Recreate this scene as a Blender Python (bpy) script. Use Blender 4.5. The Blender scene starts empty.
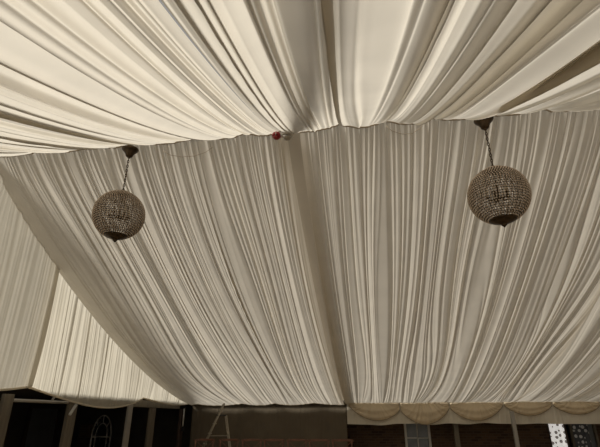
import bpy, math, random
import numpy as np
from mathutils import Vector, Matrix
C = bpy.context.scene.collection
PI = math.pi
H = 1.5                                  # camera height above the floor

# ------------------------------------------------------------------ camera
PITCH, YAW, ROLL, FPX = 0.40451, 0.134731, -0.00341919, 449.154
Fw = np.array([-math.sin(YAW)*math.cos(PITCH), math.cos(YAW)*math.cos(PITCH), math.sin(PITCH)])
R0 = np.array([math.cos(YAW), math.sin(YAW), 0.0]); U0 = np.cross(R0, Fw)
Rt = R0*math.cos(ROLL)+U0*math.sin(ROLL); Up = U0*math.cos(ROLL)-R0*math.sin(ROLL)
cam = bpy.data.objects.new('camera', bpy.data.cameras.new('camera')); C.objects.link(cam)
cam.matrix_world = Matrix(((Rt[0], Up[0], -Fw[0], 0), (Rt[1], Up[1], -Fw[1], 0), (Rt[2], Up[2], -Fw[2], H), (0, 0, 0, 1)))
cam.data.sensor_width = 36; cam.data.lens = FPX/600*36; cam.data.clip_start = 0.05
bpy.context.scene.camera = cam

def hit(px, py, axis, val):              # pixel -> point on a world plane (used to survey the place)
    d = Fw+Rt*(px-300)/FPX+Up*(223.5-py)/FPX
    k = {'x': 0, 'y': 1}[axis]
    if axis == 'z': return None
    p = d*val/d[k]
    return Vector((p[0], p[1], p[2]+H))

# ------------------------------------------------------------------ helpers
def tag(o, label=None, cat=None, group=None, kind=None):
    if label: o['label'] = label
    if cat: o['category'] = cat
    if group: o['group'] = group
    if kind: o['kind'] = kind
    return o
def empty(name, loc, rz=0, label=None, cat=None, group=None):
    o = bpy.data.objects.new(name, None); C.objects.link(o)
    o.location = loc; o.rotation_euler = (0, 0, rz); o.empty_display_size = 0.1
    return tag(o, label, cat, group)
def copy_tree(o, parent=None):
    kids = list(o.children)
    c = o.copy(); C.objects.link(c); c.parent = parent
    for ch in kids: copy_tree(ch, c)
    return c

class MB:
    def __init__(s): s.v = []; s.f = []
    def add(s, vs, fs):
        n = len(s.v); s.v += [tuple(v) for v in vs]; s.f += [tuple(i+n for i in f) for f in fs]; return s
    def box(s, a, b):
        (x0, y0, z0), (x1, y1, z1) = a, b
        return s.add([(x0,y0,z0),(x1,y0,z0),(x1,y1,z0),(x0,y1,z0),(x0,y0,z1),(x1,y0,z1),(x1,y1,z1),(x0,y1,z1)],
                     [(3,2,1,0),(4,5,6,7),(0,1,5,4),(1,2,6,5),(2,3,7,6),(3,0,4,7)])
    def bar(s, p, q, w, d, ref=(0, 0, 1)):   # rectangular bar from p to q
        p, q = Vector(p), Vector(q); t = (q-p).normalized(); r = Vector(ref)
        if abs(t.dot(r)) > .95: r = Vector((1, 0, 0))
        a = t.cross(r).normalized(); b = t.cross(a).normalized()
        o = [a*w/2+b*d/2, -a*w/2+b*d/2, -a*w/2-b*d/2, a*w/2-b*d/2]
        return s.add([p+k for k in o]+[q+k for k in o], [(3,2,1,0),(4,5,6,7),(0,1,5,4),(1,2,6,5),(2,3,7,6),(3,0,4,7)])
    def tube(s, pts, r, n=8, closed=False):
        pts = [Vector(p) for p in pts]; m = len(pts); vs = []; fs = []; up = None
        for i, p in enumerate(pts):
            if closed: t = pts[(i+1) % m]-pts[i-1]
            else: t = pts[min(i+1, m-1)]-pts[max(i-1, 0)]
            t.normalize()
            if up is None: up = t.orthogonal().normalized()
            up = (up-t*up.dot(t)); up = up.normalized() if up.length > 1e-6 else t.orthogonal().normalized()
            b = t.cross(up); rr = r[i] if isinstance(r, (list, tuple)) else r
            vs += [p+(up*math.cos(2*PI*k/n)+b*math.sin(2*PI*k/n))*rr for k in range(n)]
        for i in range(m if closed else m-1):
            j = (i+1) % m
            fs += [(i*n+k, i*n+(k+1) % n, j*n+(k+1) % n, j*n+k) for k in range(n)]
        if not closed: fs += [tuple(range(n))[::-1], tuple((m-1)*n+k for k in range(n))]
        return s.add(vs, fs)
    def lathe(s, prof, n=32, c=(0, 0, 0)):
        vs = []; fs = []
        for r, z in prof: vs += [(c[0]+r*math.cos(2*PI*k/n), c[1]+r*math.sin(2*PI*k/n), c[2]+z) for k in range(n)]
        for i in range(len(prof)-1):
            fs += [(i*n+k, i*n+(k+1) % n, (i+1)*n+(k+1) % n, (i+1)*n+k) for k in range(n)]
        fs += [tuple(range(n))[::-1], tuple((len(prof)-1)*n+k for k in range(n))]
        return s.add(vs, fs)
    def ball(s, c, r, n=6, m=4, sx=1, sz=1):
        vs = [(c[0], c[1], c[2]+r*sz)]; fs = []
        for i in range(1, m):
            a = PI*i/m
            vs += [(c[0]+sx*r*math.sin(a)*math.cos(2*PI*k/n), c[1]+sx*r*math.sin(a)*math.sin(2*PI*k/n), c[2]+sz*r*math.cos(a)) for k in range(n)]
        vs.append((c[0], c[1], c[2]-r*sz))
        fs += [(0, 1+k, 1+(k+1) % n) for k in range(n)]
        for i in range(m-2): fs += [(1+i*n+k, 1+(i+1)*n+k, 1+(i+1)*n+(k+1) % n, 1+i*n+(k+1) % n) for k in range(n)]
        b = 1+(m-2)*n; fs += [(b+k, len(vs)-1, b+(k+1) % n) for k in range(n)]
        return s.add(vs, fs)
    def build(s, name, mat, parent=None, smooth=False, bevel=0):
        me = bpy.data.meshes.new(name); me.from_pydata(s.v, [], s.f); me.update()
        me.materials.append(mat)
        if smooth: me.polygons.foreach_set('use_smooth', [True]*len(me.polygons))
        o = bpy.data.objects.new(name, me); C.objects.link(o); o.parent = parent
        if bevel:
            b = o.modifiers.new('bevel', 'BEVEL'); b.width = bevel; b.segments = 2; b.limit_method = 'ANGLE'
        return o

def grid_obj(name, P, mat, parent=None, thick=0.0):
    """P: (nv, nu, 3) array -> smooth sheet of cloth"""
    nv, nu, _ = P.shape
    me = bpy.data.meshes.new(name)
    i = (np.arange(nv-1)[:, None]*nu+np.arange(nu-1)[None, :]).ravel()
    q = np.stack([i, i+1, i+nu+1, i+nu], 1).astype(np.int32)
    me.vertices.add(nv*nu); me.vertices.foreach_set('co', P.reshape(-1).astype(np.float32))
    me.loops.add(q.size); me.loops.foreach_set('vertex_index', q.ravel())
    me.polygons.add(len(q)); me.polygons.foreach_set('loop_start', (np.arange(len(q))*4).astype(np.int32))
    me.polygons.foreach_set('use_smooth', np.ones(len(q), bool))
    me.update(calc_edges=True); me.validate()
    me.materials.append(mat)
    o = bpy.data.objects.new(name, me); C.objects.link(o); o.parent = parent
    if thick:
        s = o.modifiers.new('cloth', 'SOLIDIFY'); s.thickness = thick; s.offset = 0
    return o

# ------------------------------------------------------------------ materials
def nodes(name):
    m = bpy.data.materials.new(name); m.use_nodes = True
    nt = m.node_tree; nt.nodes.clear()
    out = nt.nodes.new('ShaderNodeOutputMaterial')
    return m, nt, out
def noise_mix(nt, c1, c2, scale, detail=3, stretch=(1, 1, 1), lo=.35, hi=.65):
    tc = nt.nodes.new('ShaderNodeTexCoord'); mp = nt.nodes.new('ShaderNodeMapping'); mp.inputs['Scale'].default_value = stretch
    nt.links.new(tc.outputs['Object'], mp.inputs[0])
    n = nt.nodes.new('ShaderNodeTexNoise'); n.inputs['Scale'].default_value = scale; n.inputs['Detail'].default_value = detail
    nt.links.new(mp.outputs[0], n.inputs['Vector'])
    r = nt.nodes.new('ShaderNodeValToRGB')
    r.color_ramp.elements[0].position = lo; r.color_ramp.elements[0].color = (*c1, 1)
    r.color_ramp.elements[1].position = hi; r.color_ramp.elements[1].color = (*c2, 1)
    nt.links.new(n.outputs['Fac'], r.inputs[0])
    return r.outputs[0], n.outputs['Fac']
def cloth_mat(name, c, trans=.5, var=.06, tcol=None):
    m, nt, out = nodes(name)
    c2 = tuple(x*(1-var) for x in c)
    col, f = noise_mix(nt, c2, c, 2.2)
    d = nt.nodes.new('ShaderNodeBsdfDiffuse'); nt.links.new(col, d.inputs[0])
    if trans > 0:
        t = nt.nodes.new('ShaderNodeBsdfTranslucent')
        if tcol: t.inputs[0].default_value = (*tcol, 1)
        else: nt.links.new(col, t.inputs[0])
        mx = nt.nodes.new('ShaderNodeMixShader'); mx.inputs[0].default_value = trans
        nt.links.new(d.outputs[0], mx.inputs[1]); nt.links.new(t.outputs[0], mx.inputs[2]); src = mx.outputs[0]
    else: src = d.outputs[0]
    nt.links.new(src, out.inputs[0])
    return m
def pbr(name, c, rough=.5, metal=0, c2=None, scale=8, stretch=(1, 1, 1), spec=.5, bump=0):
    m, nt, out = nodes(name)
    b = nt.nodes.new('ShaderNodeBsdfPrincipled'); b.inputs['Roughness'].default_value = rough
    b.inputs['Metallic'].default_value = metal; b.inputs['Specular IOR Level'].default_value = spec
    col, f = noise_mix(nt, c, c2 or tuple(x*.8 for x in c), scale, stretch=stretch)
    nt.links.new(col, b.inputs['Base Color'])
    if bump:
        bp = nt.nodes.new('ShaderNodeBump'); bp.inputs['Strength'].default_value = bump
        nt.links.new(f, bp.inputs['Height']); nt.links.new(bp.outputs[0], b.inputs['Normal'])
    nt.links.new(b.outputs[0], out.inputs[0]); return m
def brick_mat(name):
    m, nt, out = nodes(name)
    tc = nt.nodes.new('ShaderNodeTexCoord'); mp = nt.nodes.new('ShaderNodeMapping')
    mp.inputs['Rotation'].default_value = (PI/2, 0, 0)
    br = nt.nodes.new('ShaderNodeTexBrick'); br.inputs['Scale'].default_value = 1
    br.inputs['Brick Width'].default_value = .225; br.inputs['Row Height'].default_value = .075; br.inputs['Mortar Size'].default_value = .008
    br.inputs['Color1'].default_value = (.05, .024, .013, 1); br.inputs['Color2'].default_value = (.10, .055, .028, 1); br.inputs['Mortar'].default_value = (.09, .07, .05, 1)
    nt.links.new(tc.outputs['Object'], mp.inputs[0]); nt.links.new(mp.outputs[0], br.inputs['Vector'])
    b = nt.nodes.new('ShaderNodeBsdfPrincipled'); b.inputs['Roughness'].default_value = .9
    bp = nt.nodes.new('ShaderNodeBump'); bp.inputs['Strength'].default_value = .5; bp.inputs['Distance'].default_value = .01
    nt.links.new(br.outputs['Fac'], bp.inputs['Height']); bp.invert = True; nt.links.new(bp.outputs[0], b.inputs['Normal'])
    nt.links.new(br.outputs['Color'], b.inputs['Base Color']); nt.links.new(b.outputs[0], out.inputs[0]); return m
def spot_mat(name, base, dot, scale=9.0, r=.33, glow=0):
    m, nt, out = nodes(name)
    tc = nt.nodes.new('ShaderNodeTexCoord')
    v = nt.nodes.new('ShaderNodeTexVoronoi'); v.inputs['Scale'].default_value = scale; v.inputs['Randomness'].default_value = .55
    nt.links.new(tc.outputs['Object'], v.inputs['Vector'])
    rp = nt.nodes.new('ShaderNodeValToRGB'); rp.color_ramp.elements[0].position = r-.03; rp.color_ramp.elements[0].color = (*dot, 1)
    rp.color_ramp.elements[1].position = r+.03; rp.color_ramp.elements[1].color = (*base, 1)
    nt.links.new(v.outputs['Distance'], rp.inputs[0])
    b = nt.nodes.new('ShaderNodeBsdfPrincipled'); b.inputs['Roughness'].default_value = .6
    nt.links.new(rp.outputs[0], b.inputs['Emission Color']); b.inputs['Emission Strength'].default_value = glow   # emission put into the cloth, standing in for daylight behind it
    nt.links.new(rp.outputs[0], b.inputs['Base Color']); nt.links.new(b.outputs[0], out.inputs[0]); return m

M = dict(
    near=cloth_mat('ivory_voile', (.74, .695, .61), .5),
    far=cloth_mat('ivory_voile_far', (.72, .672, .585), .39),
    gable=cloth_mat('gable_voile', (.72, .67, .56), .56),
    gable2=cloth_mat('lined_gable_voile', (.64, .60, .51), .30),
    hem=cloth_mat('hem_tape', (.42, .35, .26), .1),
    swag=cloth_mat('beige_swag', (.80, .68, .50), .3),
    valance=cloth_mat('valance_cream', (.84, .78, .66), .3),
    taupe=cloth_mat('taupe_lining', (.135, .112, .082), .0, .12),
    beamwrap=cloth_mat('beam_cover', (.50, .44, .35), .26),
    bronze=pbr('aged_bronze', (.09, .06, .035), .45, .8, (.05, .035, .02), 20),
    crystal=pbr('smoky_glass_beads', (.56, .44, .33), .15, .1, (.36, .28, .20), 40, spec=1),
    steel=pbr('brushed_aluminium', (.62, .60, .57), .35, .9, (.5, .49, .47), 12),
    ladder=pbr('ladder_aluminium', (.42, .37, .29), .5, .5, (.34, .30, .24), 12),
    post=pbr('painted_timber_post', (.16, .135, .10), .6, 0, (.11, .095, .07), 5, (4, 4, .5)),
    postgrey=pbr('grey_leg', (.32, .30, .27), .45, .2, (.36, .34, .31), 6),
    darkwood=pbr('dark_stained_wood', (.05, .03, .02), .5, 0, (.035, .02, .013), 8, (6, 6, .6)),
    chair=pbr('mahogany_wood', (.19, .08, .042), .45, 0, (.11, .045, .025), 9, (1, 1, 5)),
    rush=pbr('rush_seat', (.35, .25, .12), .8, 0, (.25, .17, .08), 40),
    white=pbr('white_paint', (.62, .61, .58), .4, 0, (.55, .54, .5), 5),
    plastic=pbr('white_plastic', (.8, .78, .74), .35, 0, (.55, .53, .5), 5),
    red=pbr('red_plastic', (.45, .03, .045), .3, 0, (.24, .02, .025), 5),
    black=pbr('black_plastic', (.015, .014, .013), .4, 0, (.01, .01, .01), 5),
    glass=pbr('dull_window_glass', (.10, .12, .14), .35, 0, (.16, .18, .20), 3, spec=.8),
    darkglass=pbr('dark_door_glass', (.02, .022, .024), .12, 0, (.012, .013, .014), 2, spec=.6),
    floor=pbr('oak_floorboards', (.46, .38, .27), .5, 0, (.36, .28, .19), 4, (1, 8, 1)),
    brick=brick_mat('brickwork'),
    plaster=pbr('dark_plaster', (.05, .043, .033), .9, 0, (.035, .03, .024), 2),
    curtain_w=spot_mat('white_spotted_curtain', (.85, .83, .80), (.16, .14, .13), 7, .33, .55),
    curtain_d=spot_mat('dark_spotted_curtain', (.05, .055, .065), (.55, .55, .55), 7, .33, .03),
    candle=pbr('cream_candle_tube', (.55, .48, .36), .5, 0, (.5, .42, .3), 10),
)

# ------------------------------------------------------------------ draped cloth
def fold_field(xs, mean, seed, spread=.5, power=1.3):
    """irregular rounded folds with sharp valleys, values 0..1, along xs"""
    rnd = np.random.RandomState(seed)
    lo, hi = -6.0, 22.0
    n = int((hi-lo)/mean*2)+8
    w = mean*np.exp(rnd.normal(0, spread, n)); e = lo+np.concatenate([[0], np.cumsum(w)])
    hgt = .35+.65*rnd.rand(len(e)); hgt *= np.clip(np.concatenate([w, [mean]])/mean, .4, 1.5)
    sk = .2+.6*rnd.rand(len(e))
    i = np.clip(np.searchsorted(e, xs, side='right')-1, 0, len(e)-2)
    t = (xs-e[i])/(e[i+1]-e[i]); s = sk[i]
    t2 = np.where(t < s, .5*t/s, .5+.5*(t-s)/(1-s))
    return hgt[i]*np.sin(PI*t2)**power
def ridge_field(xs, mean, width, seed, hspread=.5):
    """narrow raised creases with flat cloth between, values about 0..1"""
    rnd = np.random.RandomState(seed)
    n = int(28/mean*1.6)+8
    p = -6+np.cumsum(mean*(.25+1.5*rnd.rand(n))); w = width*(.6+.9*rnd.rand(n)); h = (1-hspread)+hspread*rnd.rand(n)*1.6
    out = np.zeros_like(xs)
    i = np.searchsorted(p, xs)
    for k in (-2, -1, 0, 1):
        j = np.clip(i+k, 0, n-1); d = (xs-p[j])/w[j]
        out = np.maximum(out, h[j]*np.exp(-np.abs(d)**1.7))
    return out
def smooth_noise(xs, mean, seed):
    rnd = np.random.RandomState(seed)
    lo = xs.min()-2*mean; n = int((xs.max()-lo)/mean)+6
    v = rnd.normal(0, 1, n); u = (xs-lo)/mean; i = np.clip(u.astype(int), 0, n-2); t = u-i; t = t*t*(3-2*t)
    return v[i]*(1-t)+v[i+1]*t

def drape(nu, nv, curve, xa, xb, seed, amp, edge=None, hem=None, vpow=1.0, lean=.6, tie=(0, 0), means=(.055, .15, .38), pinch=0.0, hemflat=0.0, fmid=.3):
    """curve(v)->(y,z) along the fall; xa(v), xb(v) the two side edges; folds pushed along the normal"""
    v = np.linspace(0, 1, nv)**vpow
    u = np.linspace(0, 1, nu)
    Y, Z = curve(v); dY = np.gradient(Y, v); dZ = np.gradient(Z, v); L = np.hypot(dY, dZ)
    ny, nz = dZ/L, -dY/L
    s = np.where(nz > 0, -1, 1); ny, nz = ny*s, nz*s        # inward = down
    XA, XB = xa(v), xb(v)
    W = abs(XB[0]-XA[0]); W = max(W, abs(XB[-1]-XA[-1]))
    P = np.zeros((nv, nu, 3))
    aF, aM, aC, aR = amp
    base = u*W
    for k in range(nv):
        vv = v[k]
        g0 = math.exp(-vv*9); g1 = math.exp(-(1-vv)*10)
        mid = math.sin(PI*min(1, max(0, vv)))**.6
        b = base+.10*vv*smooth_noise(base, .5, seed+7)+.05*math.sin(PI*vv)*smooth_noise(base+.0, .25, seed+8)+.06*math.sin(2.2*PI*vv)*smooth_noise(base, .8, seed+9)
        f = fold_field(b, means[0], seed)*(fmid+(1-fmid)*max(g0, g1))*aF
        f2 = fold_field(b, means[1], seed+1, .6, 1.1)
        f3 = fold_field(b, means[2], seed+2, .5, 1.0)
        rf = ridge_field(b+.02*vv, means[3], means[4], seed+4)*(1-.5*g0)
        rg = ridge_field(b-.05*vv, means[3]*.6, means[4]*.55, seed+6)
        h = f+aM*(.3+.7*mid)*f2+aC*mid*f3+aR*rf*(.5+.5*mid)+aR*.45*rg
        we = np.clip(np.minimum(u, 1-u)/.05, 0, 1); h = h*we+.05*(1-we)
        if edge: h = h+edge(u, vv)
        h = h*(1-hemflat*math.exp(-vv*30))*(1-.75*math.exp(-(1-vv)*45))
        x = XA[k]+(XB[k]-XA[k])*u
        sgn = lean*smooth_noise(base, .3, seed+5)
        win = np.clip(np.minimum(u, 1-u)/.02, 0, 1)
        x = x+sgn*h*win
        P[k, :, 0] = x; P[k, :, 1] = Y[k]+ny[k]*h; P[k, :, 2] = Z[k]+nz[k]*h
        if hem is not None:
            P[k, :, 2] += hem(u)[0]*math.exp(-vv*hem(u)[1])
    return P

YR, ZR = 5.21, H+3.63        # ridge
YE, ZE = 14.88, H+.37        # far eave
SL = (ZR-ZE)/(YE-YR)
SAG = .52
def far_curve(v):
    y = YR+.06+(YE-YR-.06)*v
    z = ZR-SL*(y-YR)-SAG*4*v*(1-v)+.18*np.exp(-v*25)
    return y, z
YN = YR-(YE-YR)
def near_curve(v):
    y = YR-(YR-YN)*v
    z = ZR+.02-SL*(YR-y)-.53*4*v*(1-v)
    return y, z

# bays run along x; ridge line x, eave line x
def lin(a, b): return lambda v: a+(b-a)*v
def far_drape(xr0, xr1, xe0, xe1, seed, nu, label, nv=150, lift=0):
    P = drape(nu, nv, far_curve, lin(xr0, xe0), lin(xr1, xe1), seed, (.024, .036, .05, .038), vpow=1.0, lean=.5, means=(.065, .17, .45, .22, .020))
    vv_ = np.linspace(0, 1, nv)[:, None]; xx = P[:, :, 0]
    P[:, :, 2] -= .055*np.abs(np.sin(xx*PI/1.22+.9+.35*np.sin(xx*2.1)))*np.exp(-(1-vv_)*22)*(1 if xe1 < 0 else .25)
    P[:, :, 2] += lift*np.sin(PI*np.linspace(0, 1, nv))[:, None]
    o = grid_obj('roof_drape', P, M['far'])
    tag(o, label, 'drape', 'gathered roof linings')
    b = MB(); b.tube([Vector(p) for p in P[-1, ::5]], .014, 5); h = b.build('hem', M['valance'], o, True)
    return o
far_drape(-5.55, -.90, -5.55, -.66, 11, 900, 'gathered ivory roof lining behind the smaller left chandelier, sloping down to the taupe wall')
far_drape(-.72, 4.27, -.63, 4.27, 240, 900, 'gathered ivory roof lining behind the larger right chandelier, sloping down to the beige swags')
far_drape(4.12, 9.2, 4.22, 9.2, 37, 700, 'gathered ivory roof lining at the far lower right beyond the dark seam', lift=.07)

def near_drape(xr0, xr1, xe0, xe1, seed, nu, label, ties, left_over=False, nv=150):
    W = xr1-xr0
    tt = np.array(ties)
    def hem(u):
        x = xr0+W*u
        i = np.clip(np.searchsorted(tt, x)-1, 0, len(tt)-2); t = np.clip((x-tt[i])/(tt[i+1]-tt[i]), 0, 1)
        w = tt[i+1]-tt[i]
        return (.085-.085*np.sin(PI*t)**.8, 14.0)
    P = drape(nu, nv, near_curve, lin(xr0, xe0), lin(xr1, xe1), seed, (.016, .080, .09, .085), hem=hem, vpow=1.35, means=(.05, .20, .60, .26, .026), lean=.8, hemflat=.7, fmid=.0)
    o = grid_obj('roof_drape', P, M['near']); tag(o, label, 'drape', 'gathered roof linings')
    e = P[0, ::4].copy(); b = MB(); b.tube([Vector(p)+Vector((0, .004, -.006)) for p in e], .013, 5)
    h = b.build('hem_tape', M['hem'], o, True); h['label'] = 'brown tape along the scalloped hem'
    return o
near_drape(-5.55, -.985, -5.55, -.70, 51, 900, 'bright ivory lining on the near roof slope, left of the dark seam', [-5.7, -4.58, -3.75, -3.15, -2.15, -1.5, -.95])
near_drape(-.99, 4.27, -.66, 4.27, 240, 900, 'bright ivory lining on the near roof slope, right of the dark seam', [-1.02, -.14, .47, 1.1, 1.7, 2.45, 3.1, 3.8, 4.4])

# wrapped roof beams seen between the linings
def slope_beam(x, name, label, near, x1=None):
    b = MB(); n = 14
    cv = near_curve if near else far_curve
    pts = []
    for i in range(n+1):
        v = .03+.97*i/n; y, z = cv(np.array([v])); zz = ZR-SL*abs(float(y[0])-YR)+.16
        pts.append(Vector((x+((x1 or x)-x)*v, float(y[0]), zz)))
    for i in range(n): b.bar(pts[i], pts[i+1], .2, .12)
    o = b.build(name, M['beamwrap'], None); tag(o, label, 'beam', None); return o
slope_beam(-.98, 'roof_beam', 'roof beam hidden in the dark seam of the near lining above the white detector', True, -.69)
n = 120; v = np.linspace(0, 1, n); Y, Z = far_curve(v); P = np.zeros((n, 12, 3))
for k in range(12):
    t = k/11; P[:, k, 0] = -.84+(-.645+.84)*v+(t-.5)*.42; P[:, k, 1] = Y; P[:, k, 2] = Z+.05+.012*math.sin(5*t)
tag(grid_obj('seam_cover', P, M['beamwrap']), 'smooth tan cloth strip filling the gap between the two far linings below the detector', 'cloth strip')
# ------------------------------------------------------------------ gable
XG = -5.62
def gable_top(y):
    return ZR-SL*abs(y-YR)+.12
def gable_curtain(y0, y1, xg, seed, nu, scallops, label, mat):
    nv = 110
    v = np.linspace(0, 1, nv); u = np.linspace(0, 1, nu)
    W = y1-y0; base = u*W; P = np.zeros((nv, nu, 3))
    tt = np.array([s[0] for s in scallops]); tz = np.array([s[1] for s in scallops]); dp = np.array([s[2] for s in scallops])
    y = y0+W*u
    i = np.clip(np.searchsorted(tt, y)-1, 0, len(tt)-2); t = np.clip((y-tt[i])/(tt[i+1]-tt[i]), 0, 1)
    zb = H+tz[i]*(1-t)+tz[i+1]*t-dp[i]*np.sin(PI*t**1.3)**.8
    zt = gable_top(y)
    for k in range(nv):
        vv = v[k]
        b = base+.08*vv*smooth_noise(base, .4, seed+7)
        h = .014*fold_field(b, .05, seed)+.03*fold_field(b, .13, seed+1)*(1-.7*vv**4)+.035*math.sin(PI*vv)*fold_field(b, .5, seed+2)
        P[k, :, 0] = xg+h; P[k, :, 1] = y+.5*h*smooth_noise(base, .3, seed+5); P[k, :, 2] = zt+(zb-zt)*vv
    o = grid_obj('gable_curtain', P, mat); tag(o, label, 'curtain')
    e = P[-1, ::4]; b = MB(); b.tube([Vector(p) for p in e], .018, 6); hb = b.build('hem', M['valance'], o, True)
    return o
gable_curtain(-4.4, 7.32, XG+.07, 81, 1000, [(-4.4, .3, 0), (3.6, .44, .12), (7.29, .47, .0), (8, .47, 0)], 'dimmer pleated gable curtain at the left edge, in front of the glowing one', M['gable2'])
gable_curtain(7.15, 14.9, XG-.03, 91, 900, [(7.1, .47, .0), (7.29, .47, .27), (11.64, .43, .08), (14.9, .37, 0), (16, .36, 0)], 'glowing pleated gable curtain under the curved edge of the roof lining', M['gable'])

# ------------------------------------------------------------------ chandeliers
def make_chandelier():
    R = .355
    root = empty('orb_chandelier', (0, 0, 0))            # origin at the centre of the globe
    top = ZR-(H+2.475)-.03
    b = MB(); b.lathe([(.02, top-.15), (.05, top-.135), (.06, top-.10), (.085, top-.06), (.12, top-.02), (.125, top-.005), (.10, top)], 28)
    b.ball((0, 0, top-.155), .022, 10, 6)
    b.build('ceiling_rose', M['bronze'], root, True)
    # chain
    b = MB(); z = top-.16; z0 = R+.045; k = 0; L = .052
    while z-L*.78 > z0-.02:
        c = z-L/2; pts = []
        for i in range(10):
            a = 2*PI*i/10; p = (.011*math.cos(a), .024*math.sin(a)*1.1)
            pts.append((p[0], 0, c+p[1]) if k % 2 else (0, p[0], c+p[1]))
        b.tube(pts, .0062, 5, True); z -= L*.78; k += 1
    b.build('chain', M['bronze'], root, True)
    def prof(a):                                          # a from 0 (top) to PI: slightly onion-shaped globe
        r = R*math.sin(a); z = R*math.cos(a)
        if a < .6: z += .055*(1-a/.6)**2
        if a > PI-.4: z -= .02*(1-(PI-a)/.4)**2
        return r, z
    cg = MB(); NM = 36
    for k in range(NM):
        t = 2*PI*k/NM
        cg.tube([(prof(a)[0]*math.cos(t), prof(a)[0]*math.sin(t), prof(a)[1]) for a in np.linspace(.10, PI-.3, 22)], .0036, 4)
    rows = 30
    for i in range(rows):
        a = .26+(PI-.62)*i/(rows-1); r, zz = prof(a)
        cg.tube([(r*math.cos(2*PI*k/36), r*math.sin(2*PI*k/36), zz) for k in range(36)], .0030, 4, True)
    cage = cg.build('globe_frame', M['bronze'], root, True)
    bd = MB(); rnd = random.Random(5)
    for i in range(rows-1):
        a = .26+(PI-.62)*(i+.5)/(rows-1); r, zz = prof(a); n = max(14, int(2*PI*r/.031))
        for k in range(n):
            t = 2*PI*(k+.5*(i % 2))/n
            bd.ball((r*math.cos(t), r*math.sin(t), zz), .0098, 6, 4, 1, 1.15)
    bo = bd.build('bead_strings', M['crystal'], cage, False); bo['kind'] = 'stuff'; bo['label'] = 'smoky glass beads strung over the globe'
    b = MB(); b.lathe([(.012, R+.06), (.02, R+.052), (.018, R+.04), (.045, R+.02), (.075, R-.003), (.09, R-.02)], 24); b.build('top_cap', M['bronze'], root, True)
    b = MB(); b.lathe([(.155, -R*.915), (.15, -R*.94), (.115, -R*.985), (.07, -R*1.03), (.05, -R*1.06), (.03, -R*1.09), (.034, -R*1.11), (.022, -R*1.14), (.006, -R*1.19)], 28)
    b.build('bottom_finial', M['bronze'], root, True)
    # candle cluster inside
    cl = MB(); cl.tube([(0, 0, R), (0, 0, -.03)], .006, 8); cl.ball((0, 0, -.03), .03, 12, 8)
    for k in range(5):
        t = 2*PI*k/5+.3
        cl.tube([(.02*math.cos(t), .02*math.sin(t), -.03), (.07*math.cos(t), .07*math.sin(t), -.06), (.12*math.cos(t), .12*math.sin(t), -.04), (.125*math.cos(t), .125*math.sin(t), -.01)], .010, 6)
        cl.lathe([(.008, -.015), (.026, -.008), (.028, 0), (.012, .004)], 12, (.125*math.cos(t), .125*math.sin(t), 0))
    arms = cl.build('candle_arms', M['bronze'], root, True)
    for k in range(5):
        t = 2*PI*k/5+.3; c = MB(); c.lathe([(.011, .0), (.011, .05), (.014, .06), (.010, .085), (.002, .105)], 10, (.125*math.cos(t), .125*math.sin(t), 0))
        c.build('candle_tube', M['candle'], arms, True)
    return root
ch = make_chandelier()
ch.location = (1.75, YR, H+2.475)
tag(ch, 'larger beaded bronze orb chandelier hanging at the right', 'chandelier', 'beaded orb chandeliers')
ch2 = copy_tree(ch); ch2.location = (-3.2, YR, H+2.53); ch2.rotation_euler = (0, 0, .5); ch2.scale = (.94,)*3
tag(ch2, 'smaller looking beaded bronze orb chandelier hanging at the left', 'chandelier', 'beaded orb chandeliers')

# ------------------------------------------------------------------ fittings at the ridge junction
p = hit(287, 137.5, 'y', YR-.17)
s = empty('smoke_detector', p, 0, 'white dome detector hanging at the ridge where the two near linings part', 'detector')
b = MB(); b.lathe([(.02, .09), (.07, .085), (.085, .06), (.088, .03), (.075, .015)], 24); b.build('housing', M['plastic'], s, True)
b = MB(); b.lathe([(.066, .014), (.060, -.012), (.035, -.03), (.01, -.034)], 24); c = b.build('dome', M['steel'], s, True)
p = hit(276.5, 136.5, 'y', YR-.17)
s = empty('alarm_beacon', p, 0, 'small red alarm beacon beside the white dome detector at the ridge', 'alarm')
b = MB(); b.lathe([(.02, .06), (.05, .05), (.062, .025), (.058, -.005)], 20); b.build('base', M['red'], s, True)
b = MB(); b.lathe([(.05, -.004), (.047, -.02), (.03, -.038), (.008, -.044)], 20); c = b.build('lens', M['red'], s, True)
b = MB(); b.tube([(0, -.045, .045), (.0, -.06, .02), (0, -.05, -.012)], .006, 6); b.build('bracket', M['plastic'], s, True)
# stitched drawstring loops on the far lining
def far_pt(px, py, off):
    d = Fw+Rt*(px-300)/FPX+Up*(223.5-py)/FPX
    best = None
    for v in np.linspace(0, .3, 1200):
        y, z = far_curve(np.array([v])); k = y[0]/d[1]; e = abs(d[2]*k+H-(z[0]-off))
        if best is None or e < best[0]: best = (e, Vector((d[0]*k, y[0], z[0]-off)))
    return best[1]
for pts, lab in (([(163, 151), (170, 155), (182, 157), (195, 156), (206, 152), (213, 147)], 'thin brown cord looping below the ridge hem right of the left chandelier'),
                 ([(386, 126), (392, 131), (402, 134), (412, 133.5), (419, 129), (423, 124)], 'thin brown cord looping below the ridge hem left of the right chandelier')):
    b = MB(); b.tube([far_pt(x, y, .10) for x, y in pts], .0045, 6)
    tag(b.build('cord', M['hem'], None, True), lab, 'cord', 'slack cords under the ridge')

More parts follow.
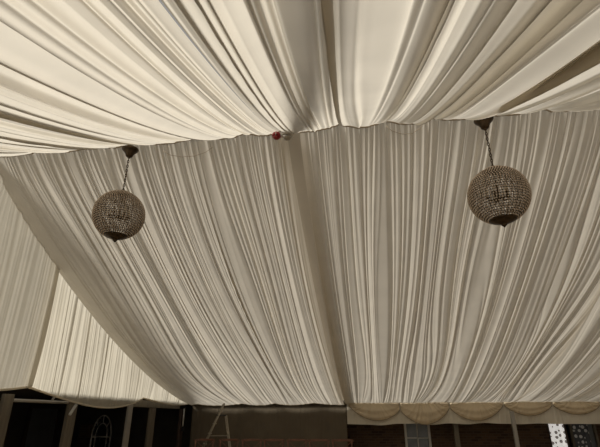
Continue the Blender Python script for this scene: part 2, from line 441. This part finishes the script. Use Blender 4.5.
# ------------------------------------------------------------------ far eave: swags, valance
YS = 14.93
def valance(x0, x1):
    nu, nv = 700, 24; u = np.linspace(0, 1, nu); P = np.zeros((nv, nu, 3)); x = x0+(x1-x0)*u
    for k, v in enumerate(np.linspace(0, 1, nv)):
        h = .012*fold_field(x, .09, 3)+.012*smooth_noise(x, .2, 4)
        P[k, :, 0] = x; P[k, :, 1] = YS+.06-h*(.5+.5*v); P[k, :, 2] = H+.36-.60*v+.012*smooth_noise(x, .5, 6)
    o = grid_obj('valance', P, M['valance'])
    tag(o, 'flat cream valance strip hanging behind the beige swags above the windows', 'valance')
valance(-.60, 9.2)
def swag(xa, xb, za, zb, dip, label, seed):
    nu, nv = 80, 30; u = np.linspace(0, 1, nu); P = np.zeros((nv, nu, 3)); xa += .02; xb -= .02; x = xa+(xb-xa)*u
    zt = H+.385; line = za*(1-u)+zb*u
    for k, v in enumerate(np.linspace(0, 1, nv)):
        zl = H+line-(dip-line.mean()*0)*np.sin(PI*u)**.75
        w = np.sin(PI*u)**.6
        bow = .10*math.sin(PI*v*.9)*w+.018*np.sin(v*5.2*PI)*w*v
        P[k, :, 0] = x; P[k, :, 1] = YS+.018-bow-.022*fold_field((x-(xa+xb)/2)/(.35+.65*v)+9, .10, seed); P[k, :, 2] = zt+(zl-zt)*v
    o = grid_obj('swag', P, M['swag']); tag(o, label, 'swag', 'beige swags along the far eave')
    b = MB(); b.tube([Vector(p) for p in P[-1]], .014, 6); h = b.build('rolled_edge', M['hem'], o, True)
sw = [(-.55, 1.0, .30, .15, .36, 'beige scalloped swag beside the taupe wall, first from the left'),
      (1.0, 2.46, .15, .20, .42, 'beige scalloped swag dipping over the small paned window'),
      (2.46, 4.0, .20, .27, .38, 'beige scalloped swag between the paned window and the grey tent leg'),
      (4.0, 5.36, .27, .26, .28, 'beige scalloped swag just right of the grey tent leg'),
      (5.36, 6.66, .26, .26, .25, 'beige scalloped swag over the spotted curtains at the right edge'),
      (6.66, 7.9, .26, .26, .25, 'beige scalloped swag beyond the right edge of the view')]
for i, a in enumerate(sw[:5]): swag(*a, seed=100+i)

# ------------------------------------------------------------------ posts
def post(x0, x1, y0, y1, z1, mat, label, foot=True):
    o = empty('tent_post', ((x0+x1)/2, (y0+y1)/2, 0), 0, label, 'post', 'upright posts of the tent')
    cx, cy = (x0+x1)/2, (y0+y1)/2
    b = MB(); b.box((x0-cx, y0-cy, .02), (x1-cx, y1-cy, z1)); b.build('shaft', mat, o, bevel=.006)
    b = MB(); b.box((x0-cx-.06, y0-cy-.06, 0), (x1-cx+.06, y1-cy+.06, .02)); b.build('base_plate', mat, o)
    return o
q0 = hit(512, 412, 'y', 14.66).x
post(q0-.05, q0+.05, 14.64, 14.74, H+.10, M['postgrey'], 'grey metal tent leg between the third and fourth swags')
post(2.56, 2.70, 15.30, 15.44, H+.3, M['post'], 'pale timber post against the dark brickwork right of the paned window')
XP = -5.72
post(XP-.06, XP, 6.98, 7.20, H+.34, M['post'], 'leftmost timber post under the gable curtain')
post(XP-.06, XP, 8.72, 9.0, H+.30, M['post'], 'timber post joined to the pale horizontal rail')
post(XP-.05, XP, 11.12, 11.34, H+.30, M['postgrey'], 'slim pale edged post under the right gable curtain')
post(XP-.06, XP, 12.35, 12.68, H+.20, M['post'], 'timber post under the header beam, right of the arched window')
post(XP-.08, XP, 14.55, 14.80, H+.20, M['darkwood'], 'dark timber post at the corner beside the tube lamp')
def rail(p, q, w, d, mat, name, label, cat):
    b = MB(); b.bar(p, q, w, d); tag(b.build(name, mat, None, bevel=.005), label, cat)
b = MB(); b.tube([(XP-.03, 7.21, H+.25), (XP-.03, 8.71, H+.25)], .028, 10)
tag(b.build('rail', M['postgrey'], None, True), 'pale round rail between the two leftmost timber posts', 'rail')
rail((XP-.20, 11.03, H+.31), (XP-.20, 14.75, H+.30), .10, .17, M['post'], 'header_beam', 'timber header beam running along under the gable curtain to the corner', 'beam')
b = MB(); b.bar((XP+.03, 8.74, H+.03), (XP+.03, 8.90, H+.22), .05, .03); tag(b.build('brace', M['white'], None, bevel=.004), 'short white diagonal brace at the top of the broad timber post', 'brace')
b = MB(); b.bar((XP-.03, 8.22, H+.28), (XP-.03, 8.36, H+.47), .035, .03); tag(b.build('brace', M['postgrey'], None, bevel=.004), 'short pale strut rising from the round rail', 'brace')

# tube lamp on the corner
pl = empty('tube_lamp', (XP+.06, 14.60, H-.34), 0, 'unlit upright tube lamp on the dark corner post', 'lamp')
b = MB(); b.tube([(0, 0, .05), (0, 0, .56)], .020, 10); b.build('tube', M['white'], pl, True)
b = MB(); b.box((-.035, -.035, -.08), (.035, .035, .05)); b.build('socket', M['black'], pl, bevel=.006)
b = MB(); b.box((-.03, -.03, .56), (.03, .03, .60)); b.build('end_cap', M['black'], pl, bevel=.004)

# ------------------------------------------------------------------ the setting
def struct(name, mb, mat, parent=None, smooth=False):
    o = mb.build(name, mat, parent, smooth)
    if parent is None: o['kind'] = 'structure'
    return o
struct('floor', MB().box((-10.5, -5.2, -.1), (10, 17.2, 0)), M['floor'])
# taupe lining wall panel of the far side (faint vertical pleats)
nu, nv = 500, 8; P = np.zeros((nv, nu, 3)); x = np.linspace(-5.56, -.62, nu)
for k, v in enumerate(np.linspace(0, 1, nv)):
    P[k, :, 0] = x; P[k, :, 1] = 15.05+.007*fold_field(x, .11, 77); P[k, :, 2] = .01+(ZE+.02)*v
o = grid_obj('wall_far', P, M['taupe'], thick=.01); o['kind'] = 'structure'
# brick building behind
wb = MB()
YB = 16.0
WZ0, WZ1 = .9, H+.9
wins = [(hit(405, 440, 'y', YB).x, hit(431, 440, 'y', YB).x), (hit(549, 435, 'y', YB).x, hit(597, 435, 'y', YB).x)]
xs = [-.7, wins[0][0], wins[0][1], wins[1][0], wins[1][1], 9.6]
WH = H+.44
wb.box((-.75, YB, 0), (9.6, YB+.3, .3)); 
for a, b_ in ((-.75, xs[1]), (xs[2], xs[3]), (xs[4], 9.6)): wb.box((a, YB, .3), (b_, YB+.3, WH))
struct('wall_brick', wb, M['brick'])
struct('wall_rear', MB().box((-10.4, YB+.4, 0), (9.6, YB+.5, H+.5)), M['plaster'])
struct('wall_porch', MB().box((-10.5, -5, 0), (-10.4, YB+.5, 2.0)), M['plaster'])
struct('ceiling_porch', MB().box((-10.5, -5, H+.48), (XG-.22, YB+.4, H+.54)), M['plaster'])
struct('ceiling_skyblock', MB().box((XG-.10, 14.90, H+.46), (9.6, YB+.4, H+.52)), M['plaster'])  # unseen cover added to keep sky and sun off the brickwork
# near side and right side of the tent, behind the viewer
def plain_wall(name, x0, y0, x1, y1, zt, seed, zt2=None):
    n = 400; t = np.linspace(0, 1, n); P = np.zeros((6, n, 3)); L = math.hypot(x1-x0, y1-y0)
    nx, ny = -(y1-y0)/L, (x1-x0)/L; h = .05*fold_field(t*L, .2, seed)
    for k, v in enumerate(np.linspace(0, 1, 6)):
        X = x0+(x1-x0)*t; Y = y0+(y1-y0)*t
        P[k, :, 0] = X+nx*h; P[k, :, 1] = Y+ny*h
        top = np.full(n, zt) if zt2 is None else ZR-SL*np.abs(Y-YR)+.1
        P[k, :, 2] = .01+(top-.01)*v
    o = grid_obj(name, P, M['taupe']); o['kind'] = 'structure'
plain_wall('wall_near', -5.6, YN-.1, 9.3, YN-.1, ZE+.1, 1)
plain_wall('wall_right', 9.3, YE, 9.3, YN, 0, 2, True)

struct('trim_1', MB().box((-5.6, 14.905, H+.375), (9.2, 15.0, H+.455)), M['post'])
# ------------------------------------------------------------------ windows in the brick wall
def window(n, xa, xb, z0, z1, panes, mat, fm='white'):
    w = empty('window_%d' % n, ((xa+xb)/2, YB-.02, z0)); w['kind'] = 'structure'
    hw = (xb-xa)/2; hh = z1-z0
    f = MB(); t = .07
    f.box((-hw, -.03, 0), (-hw+t, .10, hh)); f.box((hw-t, -.03, 0), (hw, .10, hh)); f.box((-hw+t, -.03, 0), (hw-t, .10, t)); f.box((-hw+t, -.03, hh-t), (hw-t, .10, hh))
    f.build('window_frame', M[fm], w, bevel=.004)
    g = MB()
    for i in range(1, panes[0]): x = -hw+2*hw*i/panes[0]; g.box((x-.015, .0, t), (x+.015, .06, hh-t))
    for j in range(1, panes[1]): z = hh*j/panes[1]; g.box((-hw+t, .0, z-.015), (hw-t, .06, z+.015))
    if panes != (1, 1): g.build('glazing_bars', M['white'], w)
    g = MB().box((-hw+t, .065, t), (hw-t, .075, hh-t)); g.build('pane', mat, w)
    return w
window(1, wins[0][0], wins[0][1], .3, WH, (2, 3), M['glass'])
xm1 = hit(567, 435, 'y', YB).x; xm2 = hit(571, 435, 'y', YB).x
window(2, wins[1][0], xm1, .3, WH, (1, 1), M['glass'], 'darkwood')
window(3, xm2, wins[1][1], .3, WH, (1, 1), M['glass'], 'post')
def curtain(xa, xb, mat, label, seed):
    nu = 60; P = np.zeros((20, nu, 3)); x = np.linspace(xa, xb, nu)
    for k, v in enumerate(np.linspace(0, 1, 20)):
        P[k, :, 0] = x; P[k, :, 1] = YB-.075-.03*fold_field(x, .12, seed); P[k, :, 2] = .38+(WH-.43)*v
    tag(grid_obj('curtain', P, mat), label, 'curtain')
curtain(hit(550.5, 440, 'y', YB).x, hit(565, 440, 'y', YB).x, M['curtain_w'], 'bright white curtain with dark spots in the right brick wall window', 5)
curtain(hit(573.5, 440, 'y', YB).x, hit(589, 440, 'y', YB).x, M['curtain_d'], 'dark curtain with pale spots beside the white spotted one', 6)

# ------------------------------------------------------------------ dark side building on the left
XW = -10.38
def wp(px, py): return hit(px, py, 'x', XW)
# arched fanlight window
YW = YB+.38
a0, a1 = hit(91, 440, 'y', YW), hit(110, 440, 'y', YW); top = hit(103, 415.5, 'y', YW)
cx = (a0.x+a1.x)/2; r = (a1.x-a0.x)/2; zc = top.z-r*1.8; zb = .3
wn = empty('window_4', (cx, YW, zb), -PI/2); wn['kind'] = 'structure'
def arch(rr, zc_, zb_, n=20):
    return [(0, -rr, zb_)]+[(0, -rr*math.cos(PI*i/n), zc_+rr*1.8*math.sin(PI*i/n)) for i in range(n+1)]+[(0, rr, zb_)]
f = MB(); f.tube([Vector(p) for p in arch(r, zc-zb, 0)], .026, 6); f.build('window_frame', M['plastic'], wn)
g = MB(); g.tube([Vector(p) for p in arch(r*.6, zc-zb, 0)], .018, 5)
for a in (.25, .5, .75):
    g.tube([(0, -r*.6*math.cos(PI*a), zc-zb+r*.6*1.8*math.sin(PI*a)), (0, -r*math.cos(PI*a), zc-zb+r*1.8*math.sin(PI*a))], .016, 5)
g.tube([(0, -r, zc-zb-.05), (0, r, zc-zb-.05)], .022, 5)
g.build('glazing_bars', M['plastic'], wn)
pn = MB(); ap = arch(r*.98, zc-zb, 0); pn.add([(-.012, p[1], p[2]) for p in ap], [tuple(range(len(ap)))]); pn.build('pane', M['darkglass'], wn)
# dark door leaf and brick pier
d0, d1 = wp(27, 420), wp(54, 420)
dr = empty('door_1', (XW+.03, (d0.y+d1.y)/2, 0)); dr['kind'] = 'structure'; hw = (d1.y-d0.y)/2; dz = wp(40, 408.5).z
f = MB(); f.box((0, -hw-.08, 0), (.08, -hw, dz+.08)); f.box((0, hw, 0), (.08, hw+.08, dz+.08)); f.box((0, -hw, dz), (.08, hw, dz+.08)); f.build('door_frame', M['darkwood'], dr)
MB().box((0, -hw, 0), (.05, hw, dz)).build('door_leaf', pbr('slate_door', (.12, .125, .135), .6, 0, (.10, .105, .11), 3), dr)
b0, b1 = hit(79, 440, 'y', YW), hit(90, 440, 'y', YW)
struct('wall_pier', MB().box((b0.x, YW-.1, 0), (b1.x, YW+.02, hit(85, 424, 'y', YW).z)), M['brick'])

# ------------------------------------------------------------------ ladder
def make_ladder(c, rz):
    o = empty('step_ladder', c, rz, 'aluminium folding step ladder standing open before the taupe wall', 'ladder')
    ZP, ZT, w = 1.52, 1.83, .21
    fy = lambda z: -.82+.45*z                            # front stiles lean on past the platform to the hoop
    for s in (-1,):
        b = MB(); b.tube([(-w, fy(0), 0), (-w, fy(ZT-.06), ZT-.06), (-w+.04, fy(ZT), ZT), (w-.04, fy(ZT), ZT), (w, fy(ZT-.06), ZT-.06), (w, fy(0), 0)], .021, 8)
    fr = b.build('front_frame', M['ladder'], o, True)
    for i in range(1, 6):
        z = .26*i; t2 = MB(); t2.box((-w, fy(z)-.04, z-.012), (w, fy(z)+.05, z+.012)); t2.build('tread', M['ladder'], fr)
    rr = MB(); ry = lambda z: .38-.30*z/ZP*1.0
    for s in (-1, 1): rr.bar((s*w, ry(0), 0), (s*w, ry(ZP), ZP), .032, .024)
    for z in (.35, 1.02): rr.bar((-w, ry(z), z), (w, ry(z), z), .03, .02)
    rr.build('rear_frame', M['ladder'], o)
    MB().box((-w+.02, fy(ZP)-.03, ZP-.02), (w-.02, ry(ZP)+.02, ZP+.015)).build('top_platform', M['black'], o, bevel=.006)
    b = MB()
    for s in (-1, 1): b.bar((s*(w+.014), fy(.98), .98), (s*(w+.014), ry(.98), .98), .025, .008)
    b.build('spreader', M['ladder'], o)
    b = MB(); b.box((-.05, fy(ZT)-.01, ZT-.05), (.06, fy(ZT)+.03, ZT+.015)); b.build('hoop_pad', M['white'], o, bevel=.005)
    return o
lp = hit(220, 412, 'y', 13.9)
make_ladder((lp.x+.10, 13.9, 0), math.radians(-68))
# ------------------------------------------------------------------ chairs
def make_chair():
    o = empty('cross_back_chair', (0, 0, 0))
    w, d, sh, bh = .225, .20, .46, .935
    for s in (-1, 1):
        b = MB(); b.tube([(s*w*1.02, -d-.02, 0), (s*w, -d, sh)], .017, 8); b.build('leg', M['chair'], o, True)
        b = MB(); b.tube([(s*w*.95, d+.07, 0), (s*w*.93, d+.01, .25), (s*w*.95, d, sh), (s*w*1.05, d+.03, .70), (s*w*1.12, d+.075, bh-.03)], .017, 8); b.build('leg', M['chair'], o, True)
    b = MB(); b.box((-w-.01, -d-.03, sh-.02), (w+.01, d+.01, sh+.015)); b.build('seat', M['rush'], o, bevel=.012)
    b = MB()
    n = 14; vs = []; fs = []
    for i in range(n+1):
        t = -1+2*i/n; x = t*(w*1.12+.035); y = d+.085+.05*(1-t*t)-.02; zt = bh-.0-.012*t*t
        vs += [(x, y-.012, zt-.055), (x, y+.012, zt-.055), (x, y+.012, zt), (x, y-.012, zt)]
    for i in range(n): a = i*4; fs += [(a, a+4, a+5, a+1), (a+1, a+5, a+6, a+2), (a+2, a+6, a+7, a+3), (a+3, a+7, a+4, a)]
    fs += [(0, 1, 2, 3), (n*4+3, n*4+2, n*4+1, n*4)]
    b.add(vs, fs); tr = b.build('top_rail', M['chair'], o, bevel=.004)
    b = MB()
    for s in (-1, 1): b.tube([(s*w*.98, d+.0, sh+.04), (s*w*.5, d+.045, .60), (0, d+.07, .68), (-s*w*.55, d+.09, .78), (-s*w*1.0, d+.075, bh-.07)], .009, 6)
    b.build('cross_back', M['chair'], o, True)
    b = MB()
    for s in (-1, 1): b.tube([(s*w, -d, .2), (s*w*.93, d+.02, .22)], .010, 6)
    b.tube([(-w, -d, .27), (w, -d, .27)], .010, 6); b.build('stretcher', M['chair'], o, True)
    return o
c0 = make_chair()
YC = 13.0
edges = [193, 217, 240.5, 263, 285.5, 308, 331]
names = ['leftmost of the dark wooden cross back chairs, under the ladder', 'dark wooden cross back chair just right of the ladder foot, second in the row',
         'dark wooden cross back chair, third from the left in the row', 'dark wooden cross back chair in the middle of the row before the taupe wall',
         'dark wooden cross back chair, third from the right in the row', 'dark wooden cross back chair, second from the right in the row',
         'rightmost of the dark wooden cross back chairs, at the right edge of the taupe wall']
for i, e in enumerate(edges):
    c = c0 if i == 0 else copy_tree(c0)
    c.location = (hit(e+11, 442, 'y', YC).x, YC-.2, 0); c.rotation_euler = (0, 0, math.radians([2, -3, 1, 3, -2, 2, -1][i]))
    tag(c, names[i], 'chair', 'cross back chairs along the far wall')

# ------------------------------------------------------------------ light
w = bpy.data.worlds.new('world'); bpy.context.scene.world = w; w.use_nodes = True
nt = w.node_tree; bg = nt.nodes['Background']; bg.inputs[0].default_value = (1.0, .96, .90, 1); bg.inputs[1].default_value = .30
sn = bpy.data.lights.new('sun', 'SUN'); sn.energy = 5.6; sn.angle = math.radians(16); sn.color = (1, .958, .875)
so = bpy.data.objects.new('sun', sn); C.objects.link(so)
sd = Vector((.80, .50, -.62)).normalized(); so.rotation_euler = sd.to_track_quat('-Z', 'Y').to_euler()
def fill_spot(loc, aim, e, size=.25, ang=100):  # added fill spots out of view, brightening the fold crests
    l = bpy.data.lights.new('added_fill', 'SPOT'); l.energy = e; l.shadow_soft_size = size; l.spot_size = math.radians(ang); l.spot_blend = .6; l.color = (1, .93, .80)
    o = bpy.data.objects.new('added_fill', l); C.objects.link(o); o.location = loc; o.rotation_euler = (Vector(aim)-Vector(loc)).to_track_quat('-Z', 'Y').to_euler()
fill_spot((-5.0, -3.0, 1.2), (-1, 4, 5), 120)
fill_spot((4.0, -3.5, 1.2), (1, 4, 5), 80)
vs = bpy.context.scene.view_settings
vs.view_transform = 'Standard'; vs.look = 'None'; vs.exposure = 0.0; vs.gamma = 1; vs.use_curve_mapping = False
bpy.context.scene.cycles.max_bounces = 8; bpy.context.scene.cycles.diffuse_bounces = 5
